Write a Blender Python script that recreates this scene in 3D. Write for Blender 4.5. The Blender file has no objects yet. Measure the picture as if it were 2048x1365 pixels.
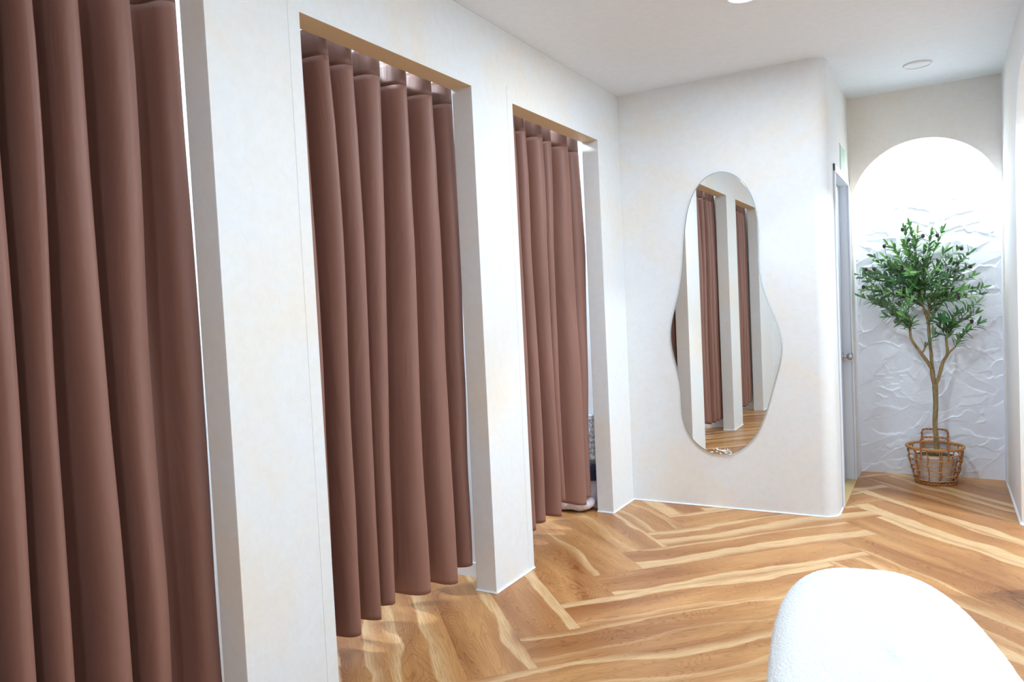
import bpy, bmesh, math, random
import numpy as np
from mathutils import Vector, Matrix, noise
sc = bpy.context.scene
C = sc.collection
PI = math.pi

# ------------------------------------------------------------------ camera
cam_d = bpy.data.cameras.new('camera'); cam = bpy.data.objects.new('camera', cam_d); C.objects.link(cam)
cam_d.sensor_width = 36; cam_d.sensor_fit = 'HORIZONTAL'; cam_d.lens = 1477.583/2048*36
cam_d.clip_start = .02; cam_d.clip_end = 60
R_ = Vector((0.86350295, 0.50203011, -0.04825365)).normalized()
F_ = Vector((-0.50395448, 0.86263666, -0.0434497)).normalized()
U_ = R_.cross(F_).normalized(); R_ = F_.cross(U_).normalized()
CAM = Vector((1.78947, 0, 1.3))
m = Matrix(((R_.x, U_.x, -F_.x, CAM.x), (R_.y, U_.y, -F_.y, CAM.y), (R_.z, U_.z, -F_.z, CAM.z), (0, 0, 0, 1)))
cam.matrix_world = m
sc.camera = cam
# ------------------------------------------------------------------ world, view, lights
sc.view_settings.view_transform = 'Standard'; sc.view_settings.look = 'None'
sc.view_settings.gamma = 1; sc.view_settings.use_curve_mapping = False
sc.view_settings.exposure = 0.60
w = bpy.data.worlds.new('world'); sc.world = w; w.use_nodes = True
w.node_tree.nodes['Background'].inputs[0].default_value = (.74, .88, 1, 1)
w.node_tree.nodes['Background'].inputs[1].default_value = 1.5
ZC = 2.6366   # ceiling
def area(name, loc, power, size, color=(1, 1, 1), rot=(0, 0, 0), shape='DISK', sy=None, spread=PI):
    l = bpy.data.lights.new(name, 'AREA'); l.shape = shape; l.size = size; l.energy = power; l.color = color
    if sy: l.size_y = sy
    l.spread = spread
    o = bpy.data.objects.new(name, l); C.objects.link(o); o.location = loc; o.rotation_euler = rot
    return o
COOL = (.71, .86, 1.0)
ROOM = [(1.06, 3.42, 18), (1.45, 1.75, 10), (1.35, -.2, 15), (2.8, 2.9, 26), (3.1, -.2, 5)]  # first is in view; the rest are unseen, put in to light the room
BOOTH = [(-.62, .92, 26), (-.62, 2.30, 26), (-.62, 3.69, 26)]
for i, (x, y, p) in enumerate(ROOM): area('downlight_lamp', (x, y, ZC-.022), p, .15, COOL)
for i, (x, y, p) in enumerate(BOOTH): area('booth_lamp', (x, y, ZC-.022), p, .13, COOL)
area('alcove_fill_lamp', (2.85, 4.3, ZC-.022), 42, .13, COOL)  # unseen lamp, added to brighten the passage through the arch

# ------------------------------------------------------------------ node helpers
def mat(name):
    M = bpy.data.materials.new(name); M.use_nodes = True
    return M, M.node_tree, M.node_tree.nodes['Principled BSDF']
def nd(nt, t, **k):
    n = nt.nodes.new(t)
    for a, b in k.items():
        if a.startswith('i_'): n.inputs[a[2:].replace('_', ' ')].default_value = b
        else: setattr(n, a, b)
    return n
def ramp(nt, src, stops):
    r = nt.nodes.new('ShaderNodeValToRGB'); nt.links.new(src, r.inputs[0])
    e = r.color_ramp.elements
    while len(e) < len(stops): e.new(.5)
    for s, (p, c) in zip(e, stops):
        s.position = p; s.color = (c, c, c, 1) if isinstance(c, (int, float)) else tuple(c)+(1,)
    return r
def mixc(nt, f, a, b, mode='MIX'):
    n = nt.nodes.new('ShaderNodeMix'); n.data_type = 'RGBA'; n.blend_type = mode
    for s, v in ((n.inputs[0], f), (n.inputs[6], a), (n.inputs[7], b)):
        if isinstance(v, bpy.types.NodeSocket): nt.links.new(v, s)
        elif isinstance(v, (int, float)): s.default_value = v
        else: s.default_value = tuple(v)+(1,)
    return n.outputs[2]
def mth(nt, op, a, b=0, c=0):
    n = nt.nodes.new('ShaderNodeMath'); n.operation = op
    for s, v in zip(n.inputs, (a, b, c)):
        if isinstance(v, bpy.types.NodeSocket): nt.links.new(v, s)
        else: s.default_value = v
    return n.outputs[0]
def tex_noise(nt, vec, scale, detail=3, rough=.5, dist=0.):
    n = nt.nodes.new('ShaderNodeTexNoise'); n.inputs['Scale'].default_value = scale
    n.inputs['Detail'].default_value = detail; n.inputs['Roughness'].default_value = rough; n.inputs['Distortion'].default_value = dist
    if vec is not None: nt.links.new(vec, n.inputs['Vector'])
    return n.outputs[0]
def bump(nt, bs, h, strength, dist=.01):
    b = nt.nodes.new('ShaderNodeBump'); b.inputs['Strength'].default_value = strength; b.inputs['Distance'].default_value = dist
    nt.links.new(h, b.inputs['Height']); nt.links.new(b.outputs[0], bs.inputs['Normal'])
def objco(nt):
    return nt.nodes.new('ShaderNodeTexCoord').outputs['Object']
def srgb(r, g, b):
    f = lambda c: (c/255/12.92) if c/255 <= .04045 else ((c/255+.055)/1.055)**2.4
    return (f(r), f(g), f(b))
def plain(name, col, rough=.5, metal=0., spec=.5, bs_=None):
    M, nt, b = mat(name); b.inputs['Base Color'].default_value = tuple(col)+(1,)
    b.inputs['Roughness'].default_value = rough; b.inputs['Metallic'].default_value = metal
    b.inputs['Specular IOR Level'].default_value = spec
    if bs_:
        bump(nt, b, tex_noise(nt, objco(nt), bs_[0], 4), bs_[1], bs_[2])
    return M

# plaster: limewash in two tones (cool white with warm peach clouds)
def plaster(name, white, peach, amt, bstr=.25):
    M, nt, b = mat(name); co = objco(nt)
    n1 = tex_noise(nt, co, 1.3, 5, .62, .6); n2 = tex_noise(nt, co, 7, 6, .7, 1.2)
    mixn = mth(nt, 'ADD', mth(nt, 'MULTIPLY', n1, .74), mth(nt, 'MULTIPLY', n2, .26))
    r = ramp(nt, mixn, [(.44, 0.), (.68, amt)])
    col = mixc(nt, r.outputs[0], white, peach)
    n3 = tex_noise(nt, co, 28, 4, .6, .5)
    r3 = ramp(nt, n3, [(.35, .97), (.6, 1.)])
    col = mixc(nt, 1., col, r3.outputs[0], 'MULTIPLY')
    nt.links.new(col, b.inputs['Base Color']); b.inputs['Roughness'].default_value = .62
    b.inputs['Specular IOR Level'].default_value = .35
    h = mth(nt, 'ADD', mth(nt, 'MULTIPLY', tex_noise(nt, co, 9, 5, .6, 1.5), .7), mth(nt, 'MULTIPLY', tex_noise(nt, co, 60, 3), .15))
    bump(nt, b, h, bstr, .006)
    return M
PL = plaster('limewash_plaster', (.82, .83, .838), (.87, .78, .67), 1.)
PLN = plaster('limewash_plaster_peach', (.83, .81, .785), (.85, .74, .62), .8)
CEIL = plaster('ceiling_paint', (.85, .90, .945), (.86, .89, .91), .5, .1)
STUCCO = plain('stucco_white', (.85, .875, .94), .6, 0, .35, (90, .25, .003))
TRIM = plain('white_trim', (.88, .89, .9), .4)
CAULK = plain('white_caulk', (.9, .92, .95), .45)
BOARD = plaster('booth_paint', (.88, .89, .9), (.88, .86, .84), .4, .05)
LINT = plain('soffit_floor_bounce_tan', srgb(232, 206, 166), .55, 0, .3)  # warm floor bounce put into the tan colour of the lintel undersides

# curtain cloth
def cloth_mat(name, col, rough=.5):
    M, nt, b = mat(name); co = objco(nt)
    uv = nt.nodes.new('ShaderNodeUVMap').outputs[0]
    mp = nd(nt, 'ShaderNodeMapping'); nt.links.new(uv, mp.inputs[0]); mp.inputs['Scale'].default_value = (1, .22, 1)
    wr = tex_noise(nt, mp.outputs[0], 5, 4, .55, 1.0)
    c = mixc(nt, ramp(nt, wr, [(.3, 0.), (.7, 1.)]).outputs[0], tuple(k*.93 for k in col), tuple(min(1, k*1.05) for k in col))
    nt.links.new(c, b.inputs['Base Color'])
    b.inputs['Roughness'].default_value = rough; b.inputs['Specular IOR Level'].default_value = .5
    b.inputs['Sheen Weight'].default_value = .08; b.inputs['Sheen Roughness'].default_value = .5
    b.inputs['Sheen Tint'].default_value = (.95, .8, .75, 1)
    fine = tex_noise(nt, uv, 900, 1)
    h = mth(nt, 'ADD', mth(nt, 'MULTIPLY', wr, 1.), mth(nt, 'MULTIPLY', fine, .03))
    bump(nt, b, h, .55, .014)
    return M
CLOTH = cloth_mat('brown_satin_cloth', srgb(142, 99, 85))
HEAD = cloth_mat('curtain_heading_tape', srgb(120, 84, 71), .5)

# herringbone wood, UV in metres (u along plank, v across), UV 'rnd' = random per plank
def wood():
    M, nt, b = mat('herringbone_oak')
    uv = nd(nt, 'ShaderNodeUVMap', uv_map='plank').outputs[0]; rn = nd(nt, 'ShaderNodeUVMap', uv_map='rnd').outputs[0]
    s = nd(nt, 'ShaderNodeSeparateXYZ'); nt.links.new(uv, s.inputs[0]); u, v = s.outputs[0], s.outputs[1]
    s2 = nd(nt, 'ShaderNodeSeparateXYZ'); nt.links.new(rn, s2.inputs[0]); r1, r2 = s2.outputs[0], s2.outputs[1]
    ou = mth(nt, 'ADD', u, mth(nt, 'MULTIPLY', r1, 37.)); ov = mth(nt, 'ADD', v, mth(nt, 'MULTIPLY', r2, 23.))
    def co(su, sv):
        c = nd(nt, 'ShaderNodeCombineXYZ'); nt.links.new(mth(nt, 'MULTIPLY', ou, su), c.inputs[0]); nt.links.new(mth(nt, 'MULTIPLY', ov, sv), c.inputs[1])
        nt.links.new(mth(nt, 'MULTIPLY', r1, 5.), c.inputs[2]); return c.outputs[0]
    W = .2574
    vn = mth(nt, 'DIVIDE', v, W)                                   # 0..1 across
    wav = mth(nt, 'SUBTRACT', tex_noise(nt, co(1.5, 1.2), 1.0, 2, .5), .5)
    wav2 = mth(nt, 'SUBTRACT', tex_noise(nt, co(6., 3.), 1.0, 2, .5), .5)
    vw = mth(nt, 'ADD', vn, mth(nt, 'ADD', mth(nt, 'MULTIPLY', wav, .9), mth(nt, 'MULTIPLY', wav2, .12)))
    # sapwood: a pale streak near one edge and another narrower one at a random place
    def streak(c, w_, g1, g2):
        d = mth(nt, 'SUBTRACT', vw, c)
        a_ = mth(nt, 'MULTIPLY', mth(nt, 'ADD', d, w_), g1); b_ = mth(nt, 'MULTIPLY', mth(nt, 'SUBTRACT', w_, d), g2)
        return mth(nt, 'MAXIMUM', 0., mth(nt, 'MINIMUM', 1., mth(nt, 'MINIMUM', a_, b_)))
    sp1 = streak(mth(nt, 'ADD', mth(nt, 'MULTIPLY', r1, .30), -.04), mth(nt, 'ADD', .07, mth(nt, 'MULTIPLY', r2, .19)), 5., 26.)
    sp2 = streak(mth(nt, 'ADD', mth(nt, 'MULTIPLY', r2, .30), .74), mth(nt, 'ADD', .0, mth(nt, 'MULTIPLY', r1, .19)), 24., 4.)
    sap = mth(nt, 'MAXIMUM', sp1, sp2)
    # cathedral figure: contour lines of a stretched noise
    fld = tex_noise(nt, co(1.6, 7.5), 1.0, 2, .45, .35)
    ring = mth(nt, 'ABSOLUTE', mth(nt, 'SINE', mth(nt, 'MULTIPLY', fld, 120.)))
    fib = tex_noise(nt, co(9., 190.), 1.0, 4, .65)
    tone = tex_noise(nt, co(1.1, 5.), 1.0, 3, .5, .6)
    heart = mixc(nt, ramp(nt, tone, [(.3, 0.), (.68, 1.)]).outputs[0], srgb(158, 98, 50), srgb(212, 157, 98))
    heart = mixc(nt, mth(nt, 'MULTIPLY', ramp(nt, ring, [(.0, 1.), (.55, 0.)]).outputs[0], mth(nt, 'MULTIPLY', ramp(nt, tone, [(.35, .9), (.62, .3)]).outputs[0], .9)), heart, srgb(118, 64, 28))
    heart = mixc(nt, mth(nt, 'MULTIPLY', ramp(nt, r2, [(0., 0.), (1., 1.)]).outputs[0], .28), heart, srgb(166, 106, 58))
    sapc = mixc(nt, ramp(nt, fib, [(.3, 0.), (.7, 1.)]).outputs[0], srgb(222, 180, 126), srgb(236, 200, 152))
    col = mixc(nt, mth(nt, 'MULTIPLY', sap, .82), heart, sapc)
    col = mixc(nt, mth(nt, 'MULTIPLY', ramp(nt, fib, [(.36, 1.), (.58, 0.)]).outputs[0], .3), col, srgb(140, 84, 44))
    # thin dark joint along the plank edges
    e = mth(nt, 'MINIMUM', v, mth(nt, 'SUBTRACT', W, v)); e2 = mth(nt, 'MINIMUM', u, mth(nt, 'SUBTRACT', 1.365, u))
    e = mth(nt, 'MINIMUM', e, e2)
    joint = ramp(nt, mth(nt, 'MULTIPLY', e, 100.), [(.0, 1.), (.12, 0.)]).outputs[0]
    col = mixc(nt, mth(nt, 'MULTIPLY', joint, .55), col, srgb(120, 76, 44))
    nt.links.new(col, b.inputs['Base Color'])
    b.inputs['Roughness'].default_value = .36; b.inputs['Specular IOR Level'].default_value = .45
    h = mth(nt, 'SUBTRACT', mth(nt, 'MULTIPLY', fib, .25), joint)
    bump(nt, b, h, .12, .0015)
    return M
WOOD = wood()
GLASSM = plain('silvered_mirror', (.90, .915, .90), .0, 1.)
MEDGE = plain('polished_glass_edge', (.42, .46, .46), .15, .3)
BACKB = plain('mirror_backing', (.3, .3, .3), .6)
STEEL = plain('brushed_nickel', (.55, .52, .5), .28, 1.)
DOORP = plain('pale_blue_grey_door', srgb(196, 206, 224), .35, 0, .5)
def emis(name, col, s):
    M, nt, b = mat(name); b.inputs['Emission Color'].default_value = tuple(col)+(1,); b.inputs['Emission Strength'].default_value = s
    b.inputs['Base Color'].default_value = (.9, .9, .9, 1); return M
GLOW = emis('lit_diffuser', (1, 1, 1), 6)
STRIPM = emis('led_strip_glow', (.95, .98, 1), 6)

# ------------------------------------------------------------------ mesh helpers
def obj(name, bm_or_me, m_, parent=None, smooth=False):
    if isinstance(bm_or_me, bmesh.types.BMesh):
        me = bpy.data.meshes.new(name); bm_or_me.normal_update(); bm_or_me.to_mesh(me); bm_or_me.free()
    else: me = bm_or_me
    if m_ is not None: me.materials.append(m_)
    if smooth:
        for p in me.polygons: p.use_smooth = True
    o = bpy.data.objects.new(name, me); C.objects.link(o)
    if parent: o.parent = parent
    return o
def struct(name, bm, m_, parent=None, smooth=False):
    o = obj(name, bm, m_, parent, smooth)
    if not parent: o['kind'] = 'structure'
    return o
def thing(name, label, cat, loc=(0, 0, 0), group=None):
    o = bpy.data.objects.new(name, None); C.objects.link(o); o.location = loc
    o['label'] = label; o['category'] = cat
    if group: o['group'] = group
    return o
def tag(o, label, cat, group=None):
    o['label'] = label; o['category'] = cat
    if group: o['group'] = group
def box(bm, x0, x1, y0, y1, z0, z1):
    v = [bm.verts.new(p) for p in ((x0, y0, z0), (x1, y0, z0), (x1, y1, z0), (x0, y1, z0), (x0, y0, z1), (x1, y0, z1), (x1, y1, z1), (x0, y1, z1))]
    for f in ((3, 2, 1, 0), (4, 5, 6, 7), (0, 1, 5, 4), (1, 2, 6, 5), (2, 3, 7, 6), (3, 0, 4, 7)): bm.faces.new([v[i] for i in f])
def prism(bm, pts, z0, z1, axis='z'):
    """closed outline pts extruded from z0 to z1 along axis"""
    def P(a, b, c): return (a, b, c) if axis == 'z' else ((a, c, b) if axis == 'y' else (c, a, b))
    lo = [bm.verts.new(P(a, b, z0)) for a, b in pts]; hi = [bm.verts.new(P(a, b, z1)) for a, b in pts]
    n = len(pts)
    for i in range(n): bm.faces.new((lo[i], lo[(i+1) % n], hi[(i+1) % n], hi[i]))
    bm.faces.new(lo[::-1]); bm.faces.new(hi)
def tube(bm, pts, r, seg=8, closed=False):
    pts = [Vector(p) for p in pts]; n = len(pts)
    rs = r if isinstance(r, (list, tuple)) else [r]*n
    rings = []; prev = None
    for i, p in enumerate(pts):
        a = pts[(i-1) % n] if (closed or i > 0) else p; b_ = pts[(i+1) % n] if (closed or i < n-1) else p
        t = (b_-a)
        t = t.normalized() if t.length > 1e-9 else Vector((0, 0, 1))
        if prev is None:
            s = t.cross(Vector((0, 0, 1)))
            if s.length < .05: s = t.cross(Vector((1, 0, 0)))
        else: s = prev-t*prev.dot(t)
        s.normalize(); prev = s; q = t.cross(s)
        rings.append([bm.verts.new(p+(s*math.cos(k*2*PI/seg)+q*math.sin(k*2*PI/seg))*rs[i]) for k in range(seg)])
    m_ = n if closed else n-1
    for i in range(m_):
        A, B = rings[i], rings[(i+1) % n]
        for k in range(seg): bm.faces.new((A[k], A[(k+1) % seg], B[(k+1) % seg], B[k]))
    if not closed:
        bm.faces.new(rings[0][::-1]); bm.faces.new(rings[-1])
def lathe(bm, prof, seg=32, c=(0, 0, 0), axis='z'):
    rings = []
    for r, h in prof:
        if r < 1e-6:
            p = {'z': (0, 0, h), 'x': (h, 0, 0), 'y': (0, h, 0)}[axis]
            rings.append([bm.verts.new(Vector(c)+Vector(p))])
        else:
            ring = []
            for k in range(seg):
                a = k*2*PI/seg; q = (r*math.cos(a), r*math.sin(a))
                p = {'z': (q[0], q[1], h), 'x': (h, q[0], q[1]), 'y': (q[1], h, q[0])}[axis]
                ring.append(bm.verts.new(Vector(c)+Vector(p)))
            rings.append(ring)
    for A, B in zip(rings, rings[1:]):
        if len(A) == 1 and len(B) == 1: continue
        for k in range(seg):
            if len(A) == 1: bm.faces.new((A[0], B[(k+1) % seg], B[k]))
            elif len(B) == 1: bm.faces.new((A[k], A[(k+1) % seg], B[0]))
            else: bm.faces.new((A[k], A[(k+1) % seg], B[(k+1) % seg], B[k]))
NB = bmesh.new

# ------------------------------------------------------------------ dimensions
ZO = 2.299; T = .106
OPEN = [(.421, 1.4246), (1.7915, 2.8117), (3.174, 4.2083)]
YM = 4.5609; XM = 1.2446; YN = 5.6737; XR = 2.138; ND = .18
YB = -2.6; XW = 4.3          # behind the camera / right end of the front room

# ------------------------------------------------------------------ floor
def clip(poly, x0, x1, y0, y1):
    def cut(P, f, lim, s):
        out = []
        for i in range(len(P)):
            a, b_ = P[i], P[(i+1) % len(P)]
            da, db = s*(a[f]-lim), s*(b_[f]-lim)
            if da >= 0: out.append(a)
            if (da >= 0) != (db >= 0):
                t = da/(da-db); out.append(tuple(a[k]+(b_[k]-a[k])*t for k in range(4)))
        return out
    for f, lim, s in ((0, x0, 1), (0, x1, -1), (1, y0, 1), (1, y1, -1)):
        if not poly: return poly
        poly = cut(poly, f, lim, s)
    return poly
def build_floor():
    W = .2574; L = 1.365; X0, Y0 = .502, 2.64
    rnd = random.Random(5)
    bm = NB(); uvp = bm.loops.layers.uv.new('plank'); uvr = bm.loops.layers.uv.new('rnd')
    h = math.sqrt(.5)
    for mcol in range(-4, 6):
        for k in range(-30, 40):
            for typ in (0, 1):
                r = (rnd.random(), rnd.random()); flip = rnd.random() < .5; fl2 = rnd.random() < .5
                a0, b0 = k*W+mcol*L, k*W-mcol*L
                if typ == 0: rect = [(0, 0), (L, 0), (L, W), (0, W)]; ab = [(a0+p, b0+q_) for p, q_ in rect]; uv = rect
                else: rect = [(0, 0), (W, 0), (W, L), (0, L)]; ab = [(a0+p, b0+W+q_) for p, q_ in rect]; uv = [(q_, p) for p, q_ in rect]
                if flip: uv = [(u, W-v) for u, v in uv]
                if fl2: uv = [(L-u, v) for u, v in uv]
                P = [(X0+(a-b_)*h, Y0+(a+b_)*h, u, v) for (a, b_), (u, v) in zip(ab, uv)]
                P = clip(P, -1.45, XW, YB, YN+ND)
                if len(P) < 3: continue
                f = bm.faces.new([bm.verts.new((p[0], p[1], 0)) for p in P])
                for lp, p in zip(f.loops, P): lp[uvp].uv = (p[2], p[3]); lp[uvr].uv = r
    bmesh.ops.recalc_face_normals(bm, faces=bm.faces[:])
    for f in bm.faces:
        f.normal_update()
        if f.normal.z < 0: f.normal_flip()
    return struct('floor', bm, WOOD)
build_floor()

# ------------------------------------------------------------------ ceiling
bm = NB(); box(bm, -1.45, XW, YB, YN+ND+.1, ZC, ZC+.08); struct('ceiling', bm, CEIL)

# ------------------------------------------------------------------ left wall with three openings
def bev(o, wd=.004, seg=2):
    md = o.modifiers.new('bevel', 'BEVEL'); md.width = wd; md.segments = seg; md.limit_method = 'ANGLE'; md.angle_limit = math.radians(40)
bm = NB()
# one clean outline in the y-z plane
ys = [(YB, 0)]
for a, b_ in OPEN: ys += [(a, 0), (a, ZO), (b_, ZO), (b_, 0)]
ys += [(YM, 0), (YM, ZC), (YB, ZC)]
prism(bm, ys, -T, 0, 'x')
bmesh.ops.recalc_face_normals(bm, faces=bm.faces[:])
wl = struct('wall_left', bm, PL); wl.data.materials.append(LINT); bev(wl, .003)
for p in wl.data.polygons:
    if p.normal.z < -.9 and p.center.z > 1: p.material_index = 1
# raised plaster beads round the openings
for i, (a, b_) in enumerate(OPEN):
    bm = NB()
    box(bm, 0, .0013, a-.05, a, .004, ZO+.075)
    box(bm, 0, .0011, a+.0, b_+.035, ZO, ZO+.06)
    box(bm, 0, .0008, b_, b_+.03, .004, ZO)
    o = struct('trim_%d' % (i+1), bm, PL)
# flat access panel low on the left wall behind the camera (seen in the mirror)
bm = NB(); box(bm, 0, .006, -.72, -.23, .45, .968); struct('trim_4', bm, TRIM)

# ------------------------------------------------------------------ booths behind the curtains
bm = NB()
for y in (.27, 1.605, 2.99, 4.38): box(bm, -1.35, -T, y-.03, y+.03, 0, ZC)
struct('wall_booth_divider', bm, BOARD)
bm = NB(); box(bm, -1.45, -1.35, .2, 4.45, 0, ZC); struct('wall_booth_back', bm, BOARD)
bm = NB()
for y in (1.605, 2.99, 4.38): box(bm, -1.34, -T-.002, y-.038, y-.03, 0.0, .07)
struct('baseboard_booth', bm, TRIM)

# ------------------------------------------------------------------ far wall with the mirror: block with a rounded corner
RC = .085
def arc(cx, cy, r, a0, a1, n=12):
    return [(cx+r*math.cos(math.radians(a0+(a1-a0)*i/n)), cy+r*math.sin(math.radians(a0+(a1-a0)*i/n))) for i in range(n+1)]
D0, D1, DH = 4.80, 5.585, 2.07      # door hole in the passage side wall
bm = NB()
pts = [(-T, YM)]+arc(XM-RC, YM+RC, RC, -90, 0)+[(XM, D0), (XM-.12, D0), (XM-.12, YM+.12), (-T, YM+.12)]
prism(bm, pts, 0, ZC)
bmesh.ops.recalc_face_normals(bm, faces=bm.faces[:])
wf = struct('wall_far', bm, PL)
for p in wf.data.polygons:
    c = p.center
    if abs(p.normal.z) < .1: p.use_smooth = True
wf.data.set_sharp_from_angle(angle=math.radians(30))
bm = NB()
box(bm, XM-.12, XM, D0, D1, DH, ZC); box(bm, XM-.12, XM, D1, YN+ND+.08, 0, ZC)
struct('wall_passage', bm, PL)

# ------------------------------------------------------------------ niche wall with arch, rough stucco back
NX0, NX1 = XM+.012, XR-.004
NCX = (NX0+NX1)/2; NR = (NX1-NX0)/2; SP = 1.875; AR = .425   # spring height, rise
def archpts(cx, rx, rise, sp, n=40, z0=0.):
    return [(cx-rx, z0)]+[(cx-rx*math.cos(PI*i/n), sp+rise*math.sin(PI*i/n)) for i in range(n+1)]+[(cx+rx, z0)]
def arch_wall(bm, x0, x1, ztop, cx, rx, rise, sp, c0, c1, axis):
    A = archpts(cx, rx, rise, sp)
    def P(a, z, c): return (a, c, z) if axis == 'y' else (c, a, z)
    # quad strips between arch and the outer rectangle
    out = []
    for (a, z) in A[1:-1]:
        out.append((a, ztop))
    out[0] = (x0, ztop); out[-1] = (x1, ztop)
    A2 = [A[0]]+A[1:-1]+[A[-1]]
    O2 = [(x0, 0)]+out+[(x1, 0)]
    vf = [[bm.verts.new(P(a, z, c)) for a, z in A2] for c in (c0, c1)]
    vo = [[bm.verts.new(P(a, z, c)) for a, z in O2] for c in (c0, c1)]
    for s in (0, 1):
        for i in range(len(A2)-1):
            bm.faces.new((vf[s][i], vf[s][i+1], vo[s][i+1], vo[s][i]))
    for i in range(len(A2)-1): bm.faces.new((vf[0][i], vf[1][i], vf[1][i+1], vf[0][i+1]))
    bmesh.ops.recalc_face_normals(bm, faces=bm.faces[:])
bm = NB(); arch_wall(bm, XM, XR, ZC, NCX, NR, AR, SP, YN, YN+.03, 'y')
o = struct('wall_niche', bm, PLN)
# vault of the niche behind the thin front
bm = NB(); arch_wall(bm, XM-.02, XR+.02, ZC, NCX, NR-.004, AR+.04, SP, YN+.031, YN+ND+.05, 'y')
for f in bm.faces: f.smooth = False
struct('wall_niche_vault', bm, STUCCO)
def stucco():
    W_, H_ = XR-XM+.02, 2.42; step = .0042
    nx, nz = int(W_/step), int(H_/step)
    X, Z = np.meshgrid(np.linspace(0, W_, nx), np.linspace(0, H_, nz))
    rs = np.random.RandomState(11); Hh = np.zeros_like(X)
    # smooth pseudo-noise for wobble
    def sn(X, Z, f, n=7):
        o = 0
        for _ in range(n):
            a = rs.rand()*6.28; k = f*(.6+rs.rand()); o = o+np.sin(X*k*math.cos(a)+Z*k*math.sin(a)+rs.rand()*6.28)
        return o/math.sqrt(n)
    wob1, wob2 = sn(X, Z, 38), sn(X, Z, 90)
    for i in range(430):
        cx, cz = rs.rand()*W_, rs.rand()*H_
        ang = rs.normal(.45, .55) if rs.rand() < .7 else rs.rand()*PI
        L = .06+.16*rs.rand(); Wd = .028+.06*rs.rand(); fz = .6+.4*min(1., cz/1.7)
        dx, dz = X-cx, Z-cz
        u = (dx*math.cos(ang)+dz*math.sin(ang)); v = (-dx*math.sin(ang)+dz*math.cos(ang))
        v = v+u*u*rs.normal(0, 2.)
        rr = np.sqrt((u/L)**2+(v/Wd)**2)+.09*wob1+.05*wob2
        msk = 1/(1+np.exp((rr-1)*45))
        tilt = (.0026*(v/Wd)*np.sign(rs.normal()) + .001*u/L)*fz
        edge = .0034*fz*np.exp(-((rr-.96)/.045)**2)*np.clip(np.sin(u*14+rs.rand()*6), 0, 1)*(v > 0)
        base = .002+.004*rs.rand()
        Hh = Hh*(1-msk)+(Hh*.15+base*fz+tilt)*msk+edge
    Hh += .0003*wob2
    verts = np.stack([XM-.01+X, YN+ND-.004-Hh*1.25, Z], -1).reshape(-1, 3)
    idx = np.arange(nx*nz).reshape(nz, nx)
    F = np.stack([idx[:-1, :-1], idx[:-1, 1:], idx[1:, 1:], idx[1:, :-1]], -1).reshape(-1, 4)
    me = bpy.data.meshes.new('wall_stucco'); me.from_pydata(verts.tolist(), [], F.tolist())
    o = obj('wall_stucco', me, STUCCO, None, True); o['kind'] = 'structure'
stucco()
bm = NB(); box(bm, XM-.15, XR+.15, YN+ND, YN+ND+.08, 0, ZC); struct('wall_niche_back', bm, STUCCO)
# LED strip behind the arch lip, with its real light
bm = NB()
a_ = [(NCX-(NR-.02)*math.cos(PI*t), YN+.045, SP+(AR+.022)*math.sin(PI*t)) for t in [.12+.76*i/24 for i in range(25)]]
tube(bm, a_, .006, 6)
led = obj('led_strip', bm, STRIPM); tag(led, 'white lighting strip hidden behind the lip of the arched niche', 'light strip')
for t in (.24, .37, .5, .63, .76):
    x = NCX-(NR-.06)*math.cos(PI*t); z = SP+(AR-.03)*math.sin(PI*t)
    area('niche_lamp', (x, YN+.062, z), 1.5, .16, (.88, .975, 1), (math.radians(18), 0, 0), 'RECTANGLE', .03)

# ------------------------------------------------------------------ right wall with arched passage
AY0, AY1 = 3.80, 4.776
bm = NB(); arch_wall(bm, 3.55, YN, ZC, (AY0+AY1)/2, (AY1-AY0)/2, .49, 1.875, XR, XR+.14, 'x')
struct('wall_right', bm, PL)
bm = NB(); box(bm, XR, XR+.14, YN, YN+ND+.05, 0, ZC); box(bm, XR, XW, 3.43, 3.55, 0, ZC); struct('wall_right_return', bm, PL)
bm = NB(); box(bm, XR+.14, XW, YN, YN+.1, 0, ZC); struct('wall_alcove', bm, PLN)
WY0, WY1, WZ0, WZ1 = -1.6, 2.6, .12, 2.42      # unseen glazed shopfront, added in the right wall to let in sky fill
bm = NB(); box(bm, XW, XW+.1, YB, WY0, 0, ZC); box(bm, XW, XW+.1, WY1, YN+.1, 0, ZC); box(bm, XW, XW+.1, WY0, WY1, 0, WZ0); box(bm, XW, XW+.1, WY0, WY1, WZ1, ZC)
struct('wall_front_right', bm, PL)
wn = bpy.data.objects.new('fill_window_1', None); C.objects.link(wn); wn['kind'] = 'structure'
bm = NB()
for y in (WY0, (WY0+WY1)/2-.025, WY1-.05): box(bm, XW+.02, XW+.08, y, y+.05, WZ0, WZ1)
box(bm, XW+.02, XW+.08, WY0, WY1, WZ0, WZ0+.05); box(bm, XW+.02, XW+.08, WY0, WY1, WZ1-.05, WZ1)
obj('fill_window_frame', bm, TRIM, wn)
GP = bpy.data.materials.new('fill_window_glass'); GP.use_nodes = True; gt = GP.node_tree; gt.nodes.clear()
go = gt.nodes.new('ShaderNodeOutputMaterial'); gm = gt.nodes.new('ShaderNodeMixShader'); ga = gt.nodes.new('ShaderNodeBsdfTransparent'); gb = gt.nodes.new('ShaderNodeBsdfGlossy')
gb.inputs['Roughness'].default_value = 0; gm.inputs[0].default_value = .06; ga.inputs[0].default_value = (.96, .98, .98, 1)
gt.links.new(ga.outputs[0], gm.inputs[1]); gt.links.new(gb.outputs[0], gm.inputs[2]); gt.links.new(gm.outputs[0], go.inputs[0])
bm = NB(); box(bm, XW+.045, XW+.051, WY0+.05, WY1-.05, WZ0+.05, WZ1-.05); obj('pane', bm, GP, wn)
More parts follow.
